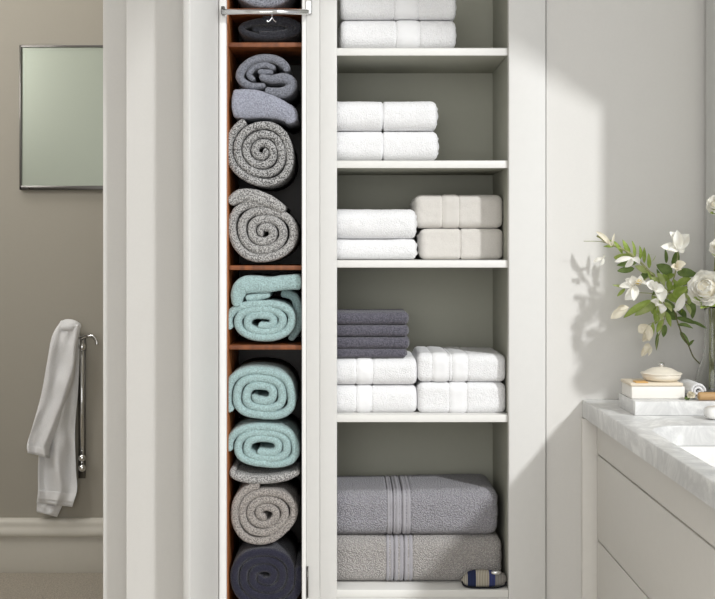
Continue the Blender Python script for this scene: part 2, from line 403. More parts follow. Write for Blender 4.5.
# ------------------------------------------------------------------ towels
def folded_towel(name, px0, px1, py0, py1, yf, depth, mat, label, cat, group=None, bands=(), bmat=None, seed=0, r=.40, low=.0025, rise=0, layers=3, x0=None, x1=None, pyr=None):
    """front face at yf spanning the pixels; bands: (pxa, pxb, ribs)"""
    x0 = X(px0, yf) if x0 is None else x0; x1 = X(px1, yf) if x1 is None else x1
    z1 = Z(py0, yf); z0 = Z(py1, yf); h = z1-z0
    rr = r*h; yb = yf+depth; so = Vector((seed*7.31, seed*3.17, seed*1.7))
    prof = []
    def arc(cy, cz, a0, n=7):
        for k in range(n+1):
            a = a0+PI/2*k/n; prof.append((cy+rr*math.cos(a), cz+rr*math.sin(a), math.cos(a), math.sin(a)))
    def seg(p, q, ny, nz, n):
        for k in range(1, n): prof.append((p[0]+(q[0]-p[0])*k/n, p[1]+(q[1]-p[1])*k/n, ny, nz))
    arc(yf+rr, z1-rr, PI/2)                                       # top front
    seg((yf, z1-rr), (yf, z0+rr), -1, 0, max(3, int((h-2*rr)/.004)+1))
    arc(yf+rr, z0+rr, PI)
    seg((yf+rr, z0), (yb-rr, z0), 0, -1, 8)
    arc(yb-rr, z0+rr, 1.5*PI, 4)
    seg((yb, z0+rr), (yb, z1-rr), 1, 0, 3)
    arc(yb-rr, z1-rr, 0, 4)
    seg((yb-rr, z1), (yf+rr, z1), 0, 1, int((depth-2*rr)/.008)+2)
    R = .22*h
    def surf(x, p, off=0.0):
        y, z, ny, nz = p
        d = min(x-x0, x1-x); inset = 0
        if d < R: inset = R-math.sqrt(max(0, R*R-(R-d)**2))
        q = Vector((x, y, z)); nv = Vector((0, ny, nz))
        damp = .15 if nz < -.3 else (.5 if nz > .5 else 1)
        dsp = noise.noise(q*16+so)*low*damp + noise.noise(q*60+so)*.0011*damp + noise.noise(q*170+so)*.0007*damp
        t = (x-x0)/(x1-x0); zz = z
        if rise: zz = z0+(z-z0)*(1+rise*(t-.5)*2)
        for g in gaps:
            dsp -= .0022*math.exp(-((x-g)/.0022)**2)
        c = Vector((x, y, zz))+nv*(dsp+off-inset*.75)
        c.z = max(c.z, z0+.0003)
        return c
    gaps = []
    for bnd in bands:
        gaps += [X(bnd[0], yf), X(bnd[1], yf)]
    xs = [x0+R*(1-math.cos(PI/2*k/7)) for k in range(8)]
    n = max(6, int((x1-x0-2*R)/.0045)); xs += [x0+R+(x1-x0-2*R)*k/n for k in range(1, n)]
    xs += [x1-R*(1-math.cos(PI/2*k/7)) for k in range(7, -1, -1)]
    extra = [g+o for g in gaps for o in (-.003, -.0015, 0, .0015, .003)]
    xs = sorted(xs+[e for e in extra if x0+R < e < x1-R])
    m = MB(); np_ = len(prof); vs = []; fs = []
    for x in xs:
        for p in prof: vs.append(surf(x, p))
    for i in range(len(xs)-1):
        for k in range(np_): fs.append((i*np_+k, i*np_+(k+1) % np_, (i+1)*np_+(k+1) % np_, (i+1)*np_+k))
    for end, base in ((-1, 0), (1, (len(xs)-1)*np_)):
        prev = list(range(base, base+np_)); ring0 = [Vector(vs[i]) for i in prev]
        c = sum(ring0, Vector())/np_
        for s in (.8, .55, .3):
            cur = []
            for v in ring0:
                q = Vector((v.x, c.y+(v.y-c.y)*(1-(1-s)*.5*h/depth*1.0) if False else c.y+(v.y-c.y)*s, c.z+(v.z-c.z)*s))
                zt = (q.z-z0)/h
                q.x += end*(.002+.003*abs(math.sin(PI*layers*zt)) + .002*noise.noise(q*30+so))
                cur.append(len(vs)); vs.append(q)
            for k in range(np_): fs.append((prev[k], prev[(k+1) % np_], cur[(k+1) % np_], cur[k]))
            prev = cur
        vs.append(c+Vector((end*.003, 0, 0)))
        for k in range(np_): fs.append((prev[k], prev[(k+1) % np_], len(vs)-1))
    m.add(vs, fs)
    o = m.build(name, mat); tag(o, label, cat, group)
    # dobby bands
    i_f = [i for i, p in enumerate(prof) if p[2] <= .05 or (p[3] > .9 and p[0] < yf+depth*.6)]
    order = sorted(range(np_))
    front = [prof[i] for i in order if prof[i][3] > -.2 and prof[i][2] < .02]
    # rotate so that the strip runs from the top back, over the front fold, to the bottom front
    tops = [p for p in prof if p[3] > .999 and p[2] > -.01]; tops = sorted({(p[0], p[1], 0.0, 1.0) for p in tops if p[0] < yb-rr}, key=lambda p: -p[0])
    fronts = [p for p in prof[1:] if p[2] < -.01 and p[0] <= yf+rr+1e-6 and p[3] > -.95]
    strip = tops+fronts
    for bnd in bands:
        if bnd[2] < 0: continue
        xa, xb = X(bnd[0], yf), X(bnd[1], yf); ribs = bnd[2]
        n = 6 if not ribs else ribs*8
        bx = [xa+.0008+(xb-xa-.0016)*k/n for k in range(n+1)]
        vs = []; fs = []; ns = len(strip)
        for j, x in enumerate(bx):
            e = -.0016 if j in (0, n) else 0
            rb = 0 if not ribs else (.0012*math.cos(2*PI*ribs*j/n)-.0004)
            for p in strip: vs.append(surf(min(max(x, x0+.001), x1-.001), p, .0014+e+rb))
        for j in range(n):
            for k in range(ns-1): fs.append((j*ns+k, j*ns+k+1, (j+1)*ns+k+1, (j+1)*ns+k))
        MB().add(vs, fs).build('woven_band', bmat or mat, o)
    return o

WT, WW = M['white_terry'], M['white_weave']
YT = .022; DT = .235
L0 = IL+.012                   # left ends tucked behind the stile
G = 'white towels stacked on the cabinet shelves'
folded_towel('folded_towel', 340, 456, 18.8, 47.6, YT, DT, WT, 'lower of the two white towels on the top shelf', 'towel', G, [(396, 420, 0)], WW, 1)
folded_towel('folded_towel', 340, 456, -9, 18.3, YT, DT, WT, 'upper of the two white towels on the top shelf, cut by the picture edge', 'towel', G, [(394, 419, 0)], WW, 2)
folded_towel('folded_towel', 336, 438, 130.6, 159.8, YT, DT, WT, 'lower white towel of the lone pair on the second shelf down', 'towel', G, [(383, 383, -1)], WW, 3, x0=L0)
folded_towel('folded_towel', 336, 437, 100, 130.2, YT, DT, WT, 'upper white towel of the lone pair on the second shelf down', 'towel', G, [(383, 383, -1)], WW, 4, x0=L0)
folded_towel('folded_towel', 336, 416, 239.3, 259.5, YT, DT, WT, 'lower bright white towel left of the ivory towels', 'towel', G, (), WW, 5, x0=L0, layers=2)
folded_towel('folded_towel', 336, 416, 209, 239, YT, DT, WT, 'upper bright white towel left of the ivory towels', 'towel', G, (), WW, 6, x0=L0, low=.004)
IT, IW = M['ivory_terry'], M['ivory_weave']
folded_towel('folded_towel', 420, 505.5, 228.6, 259.5, .075, .2, IT, 'lower ivory towel standing on the middle shelf', 'towel', 'ivory towels on the middle shelf', [(460.5, 460.5, -1)], IW, 7, r=.16, low=.001, x1=NR-.0018)
folded_towel('folded_towel', 415, 506, 194.5, 228.2, .075, .2, IT, 'upper ivory towel with a raised woven band, on the middle shelf', 'towel', 'ivory towels on the middle shelf', [(442, 459, 0)], IW, 8, r=.22, low=.002, x1=NR-.0025)
folded_towel('folded_towel', 336, 417, 386, 414, YT, DT, WT, 'lower white towel under the charcoal washcloths, resting on the shelf', 'towel', G, [(356, 372, 0)], WW, 9, x0=L0)
folded_towel('folded_towel', 336, 417, 358, 385.6, YT, DT, WT, 'white towel directly beneath the charcoal washcloths', 'towel', G, [(356, 373, 0)], WW, 10, x0=L0)
folded_towel('folded_towel', 418, 507, 383, 414, YT, DT, M['white_terry'], 'lower white towel beside the washcloth stack, at the right cabinet side', 'towel', G, [(449, 467, 0)], WW, 11, x1=NR-.0018, r=.26)
folded_towel('folded_towel', 418, 507, 354, 382.6, YT, DT, M['white_terry'], 'white towel with two raised bands beside the washcloth stack', 'towel', G, [(432, 449, 0), (452, 468, 0)], WW, 12, x1=NR-.0022, rise=-.03, r=.3)
CT = M['charcoal_terry']
CG = 'charcoal washcloths on the white towels'
ys = [(349, 357.8), (337.2, 349), (325.2, 336.9), (312.2, 324.9)]
nm = ['bottom charcoal washcloth of the four, lying on the white towel', 'second charcoal washcloth from the bottom of the stack of four', 'third charcoal washcloth from the bottom of the stack of four', 'top charcoal washcloth of the stack of four']
for k, (a, b_) in enumerate(ys):
    folded_towel('folded_washcloth', 337, 407.5-(2 if k == 0 else 0)+(.8 if k == 1 else 0), a, b_, YT+.004, .17, CT, nm[k], 'washcloth', CG, seed=20+k, x0=L0+.005, r=.45, layers=1, low=.002)
folded_towel('folded_bath_sheet', 338, 502, 537, 583.7, .035, .245, M['grey_terry'], 'lower large grey bath sheet on the bottom shelf, behind the striped pouch', 'towel', 'grey bath sheets on the bottom shelf', [(386, 394, 1), (394, 404, 1), (404, 413, 1)], M['grey_weave'], 30, r=.3, x0=L0+.004)
folded_towel('folded_bath_sheet', 338, 498, 491, 536.7, .035, .245, M['lilac_terry'], 'upper large grey bath sheet with ribbed woven bands, on the bottom shelf', 'towel', 'grey bath sheets on the bottom shelf', [(387, 393, 1), (393, 402, 2), (402, 411, 1)], M['grey_weave'], 31, r=.3, rise=.035, x0=L0+.004)

# striped pouch
yp = -.002
pb = MB(); c = at(484, 582, .012); n1, n2 = 36, 20; vs = []; fs = []
hx, hy, hz = 23*DCAM/FPX, .014, 0
zb0 = FLZ+.0006; zt0 = Z(571, .0); hz = (zt0-zb0)/2; cz = (zt0+zb0)/2
for i in range(n2+1):
    t = -1+2*i/n2; s = (1-abs(t)**3.2)**(1/3.2) if abs(t) < 1 else 0
    if t < -.75: s *= 1-.5*((-.75-t)/.25)
    for k in range(n1):
        a = 2*PI*k/n1; ca, sa = math.cos(a), math.sin(a)
        f = (abs(ca)**2.6+abs(sa)**2.6)**(-1/2.6)
        x = c.x+t*hx; dz = .35*hz*max(0, -t)**3
        vs.append((x, c.y+hy*s*f*ca, max(zb0, cz-dz*.6+hz*s*f*sa*(.86+.14*math.sin(2+t*2)) + .0004*noise.noise(Vector((x*200, ca*2, sa*2))))))
for i in range(n2):
    for k in range(n1): fs.append((i*n1+k, i*n1+(k+1) % n1, (i+1)*n1+(k+1) % n1, (i+1)*n1+k))
po = pb.add(vs, fs).build('striped_pouch', M['stripes']); tag(po, 'small navy and beige striped cloth pouch in front of the grey bath sheets', 'pouch')
pp = [Vector((c.x+t*hx, c.y-.0135*(1-abs(t)**4)-.001, FLZ+.0030+dz)) for t, dz in ((-.97, .012), (-.86, .003), (-.5, .0002), (0, 0), (.5, .0002), (.88, .003), (.98, .011))]
MB().tube(catmull(pp, .003), .0024, 8).build('piping', M['dark'], po)
tag(MB().ball(at(496, 572.5, -.004), (.013, .008, .0065)).build('clasp', M['chrome'], po), 'shiny silver clasp')

# rolled towels: sheets swept along a centre line drawn on the front end
def sheet(mb, pts, t, yf, depth, seed=0, rough=.0012, bulge=0.0, back=0.0):
    """pts are world (x, z) pairs; t = thickness (number or list along the line)"""
    cl = catmull([Vector((p[0], p[1], 0)) for p in pts], .0035)
    N = len(cl); tl = t if isinstance(t, (list, tuple)) else [t, t]
    so = Vector((seed*5.3, seed*2.9, 0))
    vs = []; fs = []; NA = 9
    for i, p in enumerate(cl):
        tn = (cl[min(i+1, N-1)]-cl[max(i-1, 0)]); tn.normalize(); nv = Vector((-tn.y, tn.x, 0))
        f = i/(N-1)*(len(tl)-1); k0 = min(int(f), len(tl)-2); th = tl[k0]+(tl[k0+1]-tl[k0])*(f-k0)
        e = min(i, N-1-i)*.0035; r_ = th/2
        r_ = min(r_, .008)
        if e < r_: th *= .5+.5*math.sqrt(max(0, 1-(1-e/r_)**2))
        hh = th/2; fr = min(hh, .010)
        sec = []
        for k in range(NA):
            a = PI*k/(NA-1); sn, cs = math.sin(a), math.cos(a)
            sec.append((-hh*math.copysign(abs(cs)**.9, cs), fr*(1-sn**1.0)))
        sec += [(hh, .03), (hh, .10), (hh, depth), (-hh, depth), (-hh, .10), (-hh, .03)]
        yo = yf+bulge*(i/(N-1)) + .003*noise.noise(Vector((p.x*30, p.y*30, 3))+so)
        for j, (a, y) in enumerate(sec):
            q = Vector((p.x+nv.x*a, yo+y, p.y+nv.y*a))
            if y < .05:
                d = noise.noise(q*120+so)*rough+noise.noise(q*260+so)*rough*.6
                q += Vector((nv.x*d*(1 if a > 0 else -1)*.6, -abs(d), nv.y*d*(1 if a > 0 else -1)*.6))
            if y > .08: q.y = yf+y
            vs.append(q)
    m = NA+6
    for i in range(N-1):
        for k in range(m): fs.append((i*m+k, i*m+(k+1) % m, (i+1)*m+(k+1) % m, (i+1)*m+k))
    fs.append(tuple(range(m-1, -1, -1))); fs.append(tuple((N-1)*m+k for k in range(m)))
    mb.add(vs, fs)
def spiral(cx, cy, rx, ry, t, a0, turns, sgn=1, sq=2.0, wob=.03, seed=0, fill=.90):
    """pixel-space spiral, outer end at angle a0 (degrees, 0 = right, 90 = up), winding inwards"""
    rnd = random.Random(seed); p1, p2 = rnd.uniform(0, 6), rnd.uniform(0, 6)
    pitch = t/fill; rx += pitch*.30+1.6; cx -= .4; ry += pitch*.30*ry/rx; out = []; N = int(turns*22)
    for i in range(N+1):
        th = 2*PI*turns*i/N; a = math.radians(a0)+sgn*th
        ex = rx-t/2-pitch*th/2/PI; ey = ry-t/2-pitch*th/2/PI*(ry/rx)
        if min(ex, ey) < t*.16: break
        k = max(0, 1-th/2/PI/turns)
        ca, sa = math.cos(a), math.sin(a); q = (abs(ca)**sq+abs(sa)**sq)**(-1/sq)
        wob_ = wob*1.5; w = 1+wob_*k*math.sin(2*a+p1)+wob_*.7*k*math.sin(3*a+p2)
        out.append((cx+ex*q*w*ca, cy-ey*q*w*sa))
    return out
def rolled(mat, label, cat, yf, strips, seed, group='rolled towels in the narrow cabinet', name='rolled_towel', depth=.25):
    mb = MB()
    for k, (pts, t, *rest) in enumerate(strips):
        s = (DCAM+yf)/FPX; dy = rest[0] if rest else 0
        tt = [v*s for v in t] if isinstance(t, (list, tuple)) else t*s
        sheet(mb, [(X(a, yf), Z(b_, yf)) for a, b_ in pts], tt, yf+dy, depth-dy, seed+k)
    return tag(mb.build(name, mat), label, cat, group)
def crop(pts, ox, oy, s): return [(ox+a/s, oy+b_/s) for a, b_ in pts]
YR = .014
# from the top down
rolled(M['ash_roll'], 'topmost ash grey rolled towel above the chrome bar', 'towel', YR, [(spiral(267, -22, 31, 30.5, 9.5, 150, 3.4, 1, 2.1, .04, 1), 9.5)], 1)
rolled(M['black_roll'], 'squashed near-black rolled towel just under the chrome bar', 'towel', YR+.03, [(spiral(268.5, 28, 32, 12.3, 6.5, 100, 1.6, -1, 2.0, .01, 2), 6.5), ([(252, 28), (268, 28.5), (284, 27)], 7, .01)], 2)
A, B = 220, 40
c1 = lambda p: crop(p, 220, 40, 6.656)
rolled(M['slate_roll'], 'loosely coiled slate grey towel with a drooping fold, atop the blue-grey one', 'towel', YR, [
    (c1([(300, 333), (370, 347), (440, 338), (478, 290), (430, 252), (330, 256), (262, 240)]), [8, 10, 11, 11, 10, 8, 6]),
    (c1([(300, 300), (205, 300), (140, 265), (132, 215), (185, 150), (270, 118), (370, 125), (435, 170), (440, 205)]), [5, 6.5, 8, 8.5, 8.5, 8.5, 8.5, 8.5, 7], .004),
    (c1([(225, 262), (190, 225), (225, 178), (300, 160), (365, 185)]), [5, 6, 6, 6, 5], .008),
    (c1([(250, 205), (300, 208), (350, 205)]), [5, 6.5, 5], .01)], 3)
rolled(M['blue_grey_roll'], 'folded blue-grey towel lying on the big knitted roll', 'towel', YR-.004, [
    (c1([(78, 420), (160, 420), (250, 424), (330, 440), (400, 462), (460, 500), (482, 548)]), [27, 29.5, 28.5, 25, 21, 17, 12]),
    (c1([(390, 425), (440, 432), (490, 470), (505, 520)]), [4, 6, 6, 4], .01)], 4, name='folded_hand_towel')
c2 = lambda p: crop(p, 220, 110, 6.656)
rolled(M['knit_grey'], 'large tightly coiled grey knitted towel under the blue-grey one', 'towel', YR, [
    (spiral(262.3, 151.5, 34.8, 35.4, 8.0, 118, 3.9, 1, 2.1, .035, 5), 8.0)], 5)
rolled(M['knit_grey_light'], 'light grey knitted roll with a loose flap on top, on the upper wooden shelf', 'towel', YR, [
    (spiral(265, 232, 35, 33.6, 8.6, 60, 3.6, 1, 2.2, .04, 7), 8.6),
    (crop([(62, 120), (120, 78), (190, 70), (270, 85), (350, 118), (430, 170)], 220, 185, 6.656), [9, 14, 14, 13, 11, 8], -.006)], 6)
c4 = lambda p: crop(p, 220, 265, 6.656)
rolled(M['teal_roll'], 'teal rolled towel with a wide flap folded over its top, between the wooden shelves', 'towel', YR, [
    (spiral(263, 322, 33, 23, 8.0, 200, 2.9, -1, 2.3, .03, 8), 8.2),
    (c4([(112, 275), (115, 205), (150, 140), (235, 128), (320, 132), (420, 118), (540, 112)]), [9, 15, 18, 17, 15, 15, 16], -.004),
    (c4([(170, 222), (240, 214), (330, 200)]), [7, 8, 5], .004),
    (c4([(400, 190), (480, 215), (515, 300), (512, 420), (460, 510)]), [9, 9, 9, 9, 7], .05)], 10)
c5 = lambda p: crop(p, 220, 355, 4.61)
rolled(M['teal_roll'], 'upper of the two teal rolls stacked together below the wooden shelves', 'towel', YR, [
    (spiral(262.3, 395.5, 34.8, 28.8, 8.4, 215, 3.1, -1, 2.7, .03, 11), 8.6)], 14)
rolled(M['teal_roll'], 'lower teal roll of the stacked pair, resting on a grey knitted cloth', 'towel', YR, [
    (spiral(265.3, 447.5, 35, 23.6, 7.8, 190, 2.9, -1, 2.6, .03, 12), 8.0)], 16)
rolled(M['knit_grey_light'], 'grey knitted cloth lying flat under the lower teal roll', 'towel', YR-.004, [
    (c5([(60, 525), (62, 555), (130, 575), (220, 577), (310, 563), (365, 540)]), [6, 8.5, 8.5, 8.5, 8, 5])], 18, name='folded_cloth')
rolled(M['taupe_roll'], 'taupe grey rolled towel above the navy roll', 'towel', YR, [
    (spiral(265.5, 514.5, 34.8, 30.8, 8.0, 100, 3.5, 1, 2.0, .05, 22), 8.0)], 20)
rolled(M['navy_roll'], 'dark navy rolled towel at the bottom of the narrow cabinet', 'towel', YR, [
    (spiral(265.5, 577.5, 36, 32.3, 8.2, 20, 3.6, -1, 2.3, .02, 24), 8.4)], 24)

# ------------------------------------------------------------------ hall: mirror, hanging towel, chrome hook rail
ym = HB-.002
mx0, mx1, mz0, mz1 = X(21, ym), X(21, ym)+.56, Z(190, ym), Z(46, ym)
mr_ = thing('wall_mirror', ((mx0+mx1)/2, ym, mz0), 'misted greenish mirror in a thin dark frame on the hall wall', 'mirror')
f = MB().box(mx0, mx1, ym-.022, ym, mz0, mz0+.016, .001).box(mx0, mx1, ym-.022, ym, mz1-.008, mz1, .001)
f.box(mx0, mx0+.007, ym-.022, ym, mz0, mz1, .001).box(mx1-.007, mx1, ym-.022, ym, mz0, mz1, .001)
hard(f.build('frame', M['steel'], mr_))
hard(MB().box(mx0+.004, mx1-.004, ym-.014, ym-.002, mz0+.008, mz1-.004, 0).build('mirror_glass', M['misted'], mr_))

yr = HB-.03
rail = thing('towel_rail', (X(81, yr), HB, Z(475, yr)), 'upright chrome rail with a curled hook beside the hanging white towel', 'rail')
hard(MB().box(X(78.5, HB-.004), X(85.5, HB-.004), HB-.007, HB, Z(478, HB), Z(336, HB), .001).build('back_plate', M['steel'], rail))
MB().tube([at(82, 340, yr), at(82, 470, yr)], .0085, 14).build('bar', M['chrome'], rail)
MB().tube(catmull([at(76, 337.5, yr-.01), at(80, 338, yr-.012), at(87, 336, yr-.015), at(93, 336.5, yr-.02), at(96.5, 341, yr-.024), at(97, 345, yr-.026)], .005), .0068, 10).build('hook', M['chrome'], rail)
for py in (347, 458, 468):
    MB().tube([at(82, py, HB-.007), at(82, py, yr-.01)], .011, 14).ball(at(82, py, yr-.012), (.015, .012, .015)).build('bracket', M['chrome'], rail)
pg = thing('wall_hook', (X(73, HB), HB, Z(335, HB)), 'short chrome peg on the hall wall under the hanging towel', 'hook')
MB().tube([at(71, 331, HB-.001), at(71, 331, HB-.05), at(71, 327, HB-.075)], .008, 12).build('peg', M['chrome'], pg)
MB().lathe((0, 0, 0), [(.0001, 0), (.02, 0), (.02, .004), (.0001, .006)], 20)
fl = MB().lathe((0, 0, 0), [(.0001, 0), (.018, 0), (.018, .004), (.0001, .006)], 20)
pc = at(71, 331, HB-.0005); fl.v = [(pc.x+x, pc.y-z, pc.z+y) for x, y, z in fl.v]; fl.build('rose', M['chrome'], pg)

def drape(mb, left, right, y0, amp, nf, seed, thick=.012, nu=44, nv=70, puff=.02, t0=0, t1=1, off=0):
    """cloth hanging between two pixel outlines, with real vertical folds and thickness"""
    Lc = catmull([Vector((a, b_, 0)) for a, b_ in left], 2.0); Rc = catmull([Vector((a, b_, 0)) for a, b_ in right], 2.0)
    def samp(c, t):
        f = t*(len(c)-1); k = min(int(f), len(c)-2); return c[k].lerp(c[k+1], f-k)
    fr = []; bk = []
    for j in range(nv+1):
        t = t0+(t1-t0)*j/nv; a, b_ = samp(Lc, t), samp(Rc, t)
        for i in range(nu+1):
            s = i/nu; p = a.lerp(b_, s)
            env = min(1, t*3+.25)
            w = math.sin(s*nf*PI+seed+t*1.3)*amp*env+noise.noise(Vector((s*4, t*7, seed)))*amp*.9
            w += puff*math.sin(PI*s)**.6*(.6+.4*t)
            y = y0-w-off; fr.append(at(p.x, p.y, y))
            ee = math.sin(PI*min(1, max(0, s)))**.35
            bk.append(at(p.x, p.y, y)+Vector((0, thick*(.25+.75*ee), 0)))
    n = nu+1; vs = fr+bk; o = len(fr); fs = []
    for j in range(nv):
        for i in range(nu):
            q = (j*n+i, j*n+i+1, (j+1)*n+i+1, (j+1)*n+i); fs.append(q); fs.append(tuple(o+k for k in reversed(q)))
    for i in range(nu): fs += [(i, o+i, o+i+1, i+1), (nv*n+i, nv*n+i+1, o+nv*n+i+1, o+nv*n+i)]
    for j in range(nv): fs += [(j*n, (j+1)*n, o+(j+1)*n, o+j*n), (j*n+nu, o+j*n+nu, o+(j+1)*n+nu, (j+1)*n+nu)]
    mb.add(vs, fs)
ht = thing('hanging_towel', (X(62, HB-.06), HB-.06, Z(515, HB-.06)), 'white towel hanging in folds from a wall hook in the hall', 'towel')
def cloth_part(name, mat, *a, **k):
    mb = MB(); drape(mb, *a, **k); return mb.build(name, mat, ht)
LA = ([(62, 322), (54, 345), (47, 390), (40, 430), (38, 465), (38, 490), (36.5, 503)], [(80, 326), (79.5, 350), (78, 390), (75, 430), (76, 470), (77, 490), (72, 507)], HB-.050, .018, 3.4, 1.0)
SA = ([(61, 320.5), (52, 336), (47, 362), (41, 395), (33, 424), (27, 444), (27.5, 453)], [(81, 326), (77, 345), (73, 378), (64, 408), (56, 432), (50, 448), (49.5, 458)], HB-.080, .014, 2.6, .6)
cloth_part('long_fold', WT, *LA, puff=.014)
cloth_part('hem', M['white_weave'], *LA, puff=.014, nv=8, t0=.925, t1=.975, off=.0022, thick=.001)
cloth_part('under_corner', WT, [(37.5, 495), (36.5, 512)], [(66, 498), (57, 517)], HB-.034, .006, 2.4, 2.0, nv=10, puff=.006)
cloth_part('short_fold', WT, *SA, puff=.016)
cloth_part('hem', M['white_weave'], *SA, puff=.016, nv=8, t0=.93, t1=.985, off=.0022, thick=.001)
tp = MB().ball(at(70, 326.5, HB-.068), (.042, .03, .026), 24, 14); tp.v = [tuple(Vector(v)+Vector((noise.noise(Vector(v)*25)*.006, 0, noise.noise(Vector(v)*22+Vector((3, 1, 0)))*.006))) for v in tp.v]
tp.build('gathered_top', WT, ht)

# ------------------------------------------------------------------ vanity
VX = X(595.5); VY0 = -1.35; CZ = .877; CX = X(582)
va = thing('vanity', ((VX+RW)/2, -.7, 0), 'pale handleless drawer vanity under the marble countertop', 'cabinet')
cb = MB().box(VX+.021, RW-.001, VY0+.001, VY0+.019, .06, .8205, .001).box(VX+.021, RW-.001, -.020, -.002, .06, .833, .001)
cb.box(VX+.021, RW-.001, VY0+.019, -.020, .06, .078, .001).box(RW-.013, RW-.001, VY0+.019, -.020, .078, .80, .001)
hard(cb.build('carcass', M['vanity_paint'], va))
hard(MB().box(CX-.002, VX+.02, -.016, -.0005, 0, .83, .001).build('filler_strip', M['vanity_paint'], va))
hard(MB().box(VX+.04, RW-.001, VY0+.03, -.003, 0, .06, 0).build('plinth', M['vanity_paint'], va))
zl1, zl2 = .7435, .531
for z0, z1 in ((zl1+.0022, .8205), (zl2+.0022, zl1-.0022), (.07, zl2-.0022)):
    hard(MB().box(VX, VX+.0205, VY0, -.0185, z0, z1, .0012).build('drawer_front', M['vanity_paint'], va))
# countertop with an oval-cornered cut-out for the basin
BX0, BX1, BY0, BY1 = .636, .885, -.97, -.435
def rr_loop(x0, x1, y0, y1, r, n=10):
    out = []
    for cx, cy, a0 in ((x1-r, y1-r, 0), (x0+r, y1-r, 90), (x0+r, y0+r, 180), (x1-r, y0+r, 270)):
        for k in range(n+1):
            a = math.radians(a0+90*k/n); out.append((cx+r*math.cos(a), cy+r*math.sin(a)))
    return out
bm = bmesh.new()
ol = [bm.verts.new((x, y, CZ)) for x, y in rr_loop(CX, RW-.001, VY0-.02, -.0008, .004, 3)]
il = [bm.verts.new((x, y, CZ)) for x, y in rr_loop(BX0, BX1, BY0, BY1, .08)]
es = [bm.edges.new((l[i], l[(i+1) % len(l)])) for l in (ol, il) for i in range(len(l))]
bmesh.ops.triangle_fill(bm, use_beauty=True, edges=es)
ret = bmesh.ops.extrude_face_region(bm, geom=bm.faces[:])
for v in ret['geom']:
    if isinstance(v, bmesh.types.BMVert): v.co.z = CZ-.043
bm.normal_update()
ed = [e for e in bm.edges if len(e.link_faces) == 2 and e.calc_face_angle(0) > 1.2 and abs(e.verts[0].co.z-CZ) < 1e-5 and abs(e.verts[1].co.z-CZ) < 1e-5]
bmesh.ops.bevel(bm, geom=ed, offset=.003, segments=2, affect='EDGES', profile=.5)
bm.verts.index_update(); mb = MB().add([v.co.copy() for v in bm.verts], [[v.index for v in f.verts] for f in bm.faces]); bm.free()
ct = hard(mb.build('countertop', M['marble'])); tag(ct, 'white-grey marble countertop with a thick edge, along the right wall', 'countertop')
# basin
mb = MB(); vs = []; fs = []
rings = [(-.008, 0), (.004, 0), (.012, -.001), (.0165, -.005), (.0185, -.02), (.024, -.06), (.036, -.1), (.058, -.122), (.09, -.130), (.115, -.132)]
zr = CZ-.0435
for off, dz in rings:
    o_ = off; lp = rr_loop(BX0+o_, BX1-o_, BY0+o_, BY1-o_, max(.012, .08-o_*.6))
    vs += [(x, y, zr+dz) for x, y in lp]
n = 44
for i in range(len(rings)-1):
    for k in range(n): fs.append((i*n+k, i*n+(k+1) % n, (i+1)*n+(k+1) % n, (i+1)*n+k))
fs.append(tuple((len(rings)-1)*n+k for k in range(n)))
k0 = len(vs)
orings = [(-.008, -.011), (.0125, -.0115), (.0125, -.06), (.018, -.11), (.05, -.138), (.11, -.142)]
for off, dz in orings:
    vs += [(x, y, zr+dz) for x, y in rr_loop(BX0+off, BX1-off, BY0+off, BY1-off, max(.012, .08-off*.6))]
for k in range(n): fs.append((k, k0+k, k0+(k+1) % n, (k+1) % n))
for i in range(len(orings)-1):
    for k in range(n): fs.append((k0+i*n+k, k0+(i+1)*n+k, k0+(i+1)*n+(k+1) % n, k0+i*n+(k+1) % n))
fs.append(tuple(k0+(len(orings)-1)*n+k for k in range(n)))
bs = mb.add(vs, fs).build('basin', M['porcelain']); tag(bs, 'white undermount basin sunk into the marble countertop', 'sink')
MB().lathe(((BX0+BX1)/2, (BY0+BY1)/2, zr-.1318), [(.0001, .003), (.012, .003), (.022, .002), (.024, 0)], 24).build('drain', M['chrome'], bs)

# marble tray block with its objects
TZ = CZ+.0325
tr = hard(MB().box(.652, .905, -.292, -.135, CZ+.0004, TZ, .0015).build('marble_tray', M['marble'])); tag(tr, 'thick marble slab standing on the countertop under the box', 'tray')
bxo = thing('box', (.735, -.21, TZ), 'low cream and white box on the marble slab, holding the covered dish', 'box')
hard(MB().box(.654, .776, -.252, -.160, TZ+.0004, TZ+.029, .002).build('body', M['box_white'], bxo))
hard(MB().box(.651, .772, -.254, -.158, TZ+.0294, TZ+.037, .0025).build('lid', M['box_cream'], bxo))
hard(MB().box(.664, .692, -.2545, -.222, TZ+.0372, TZ+.0395, .0008).build('tab', M['amber'], bxo))
bz = TZ+.0374
di = thing('covered_dish', (.735, -.205, bz), 'small round cream dish with a domed lid and silver knob, on the box', 'dish')
MB().lathe((.735, -.205, bz+.0003), [(.0001, 0), (.034, 0), (.041, .004), (.044, .010), (.045, .015), (.042, .015), (.038, .006), (.0001, .004)], 48).build('bowl', M['cream'], di)
MB().lathe((.735, -.205, bz+.0156), [(.0001, 0), (.0465, 0), (.0475, .0015), (.046, .003), (.038, .005), (.032, .009), (.022, .0135), (.010, .0160), (.0001, .017)], 48).build('lid', M['cream'], di)
MB().lathe((.735, -.205, bz+.0322), [(.0001, 0), (.005, 0), (.004, .002), (.007, .004), (.0075, .0065), (.005, .009), (.0001, .0098)], 24).build('knob', M['chrome'], di)
# rolled white cloth beside the box
mb = MB()
pts = [(.803+.017*math.cos(a)*(1-a/16), TZ+.0185+.0175*math.sin(a)*(1-a/16)) for a in [k*.35 for k in range(38)]]
sheet(mb, pts, .0055, -.262, .10, 77)
tag(mb.build('rolled_cloth', WT), 'small rolled white cloth beside the cream box on the slab', 'cloth')
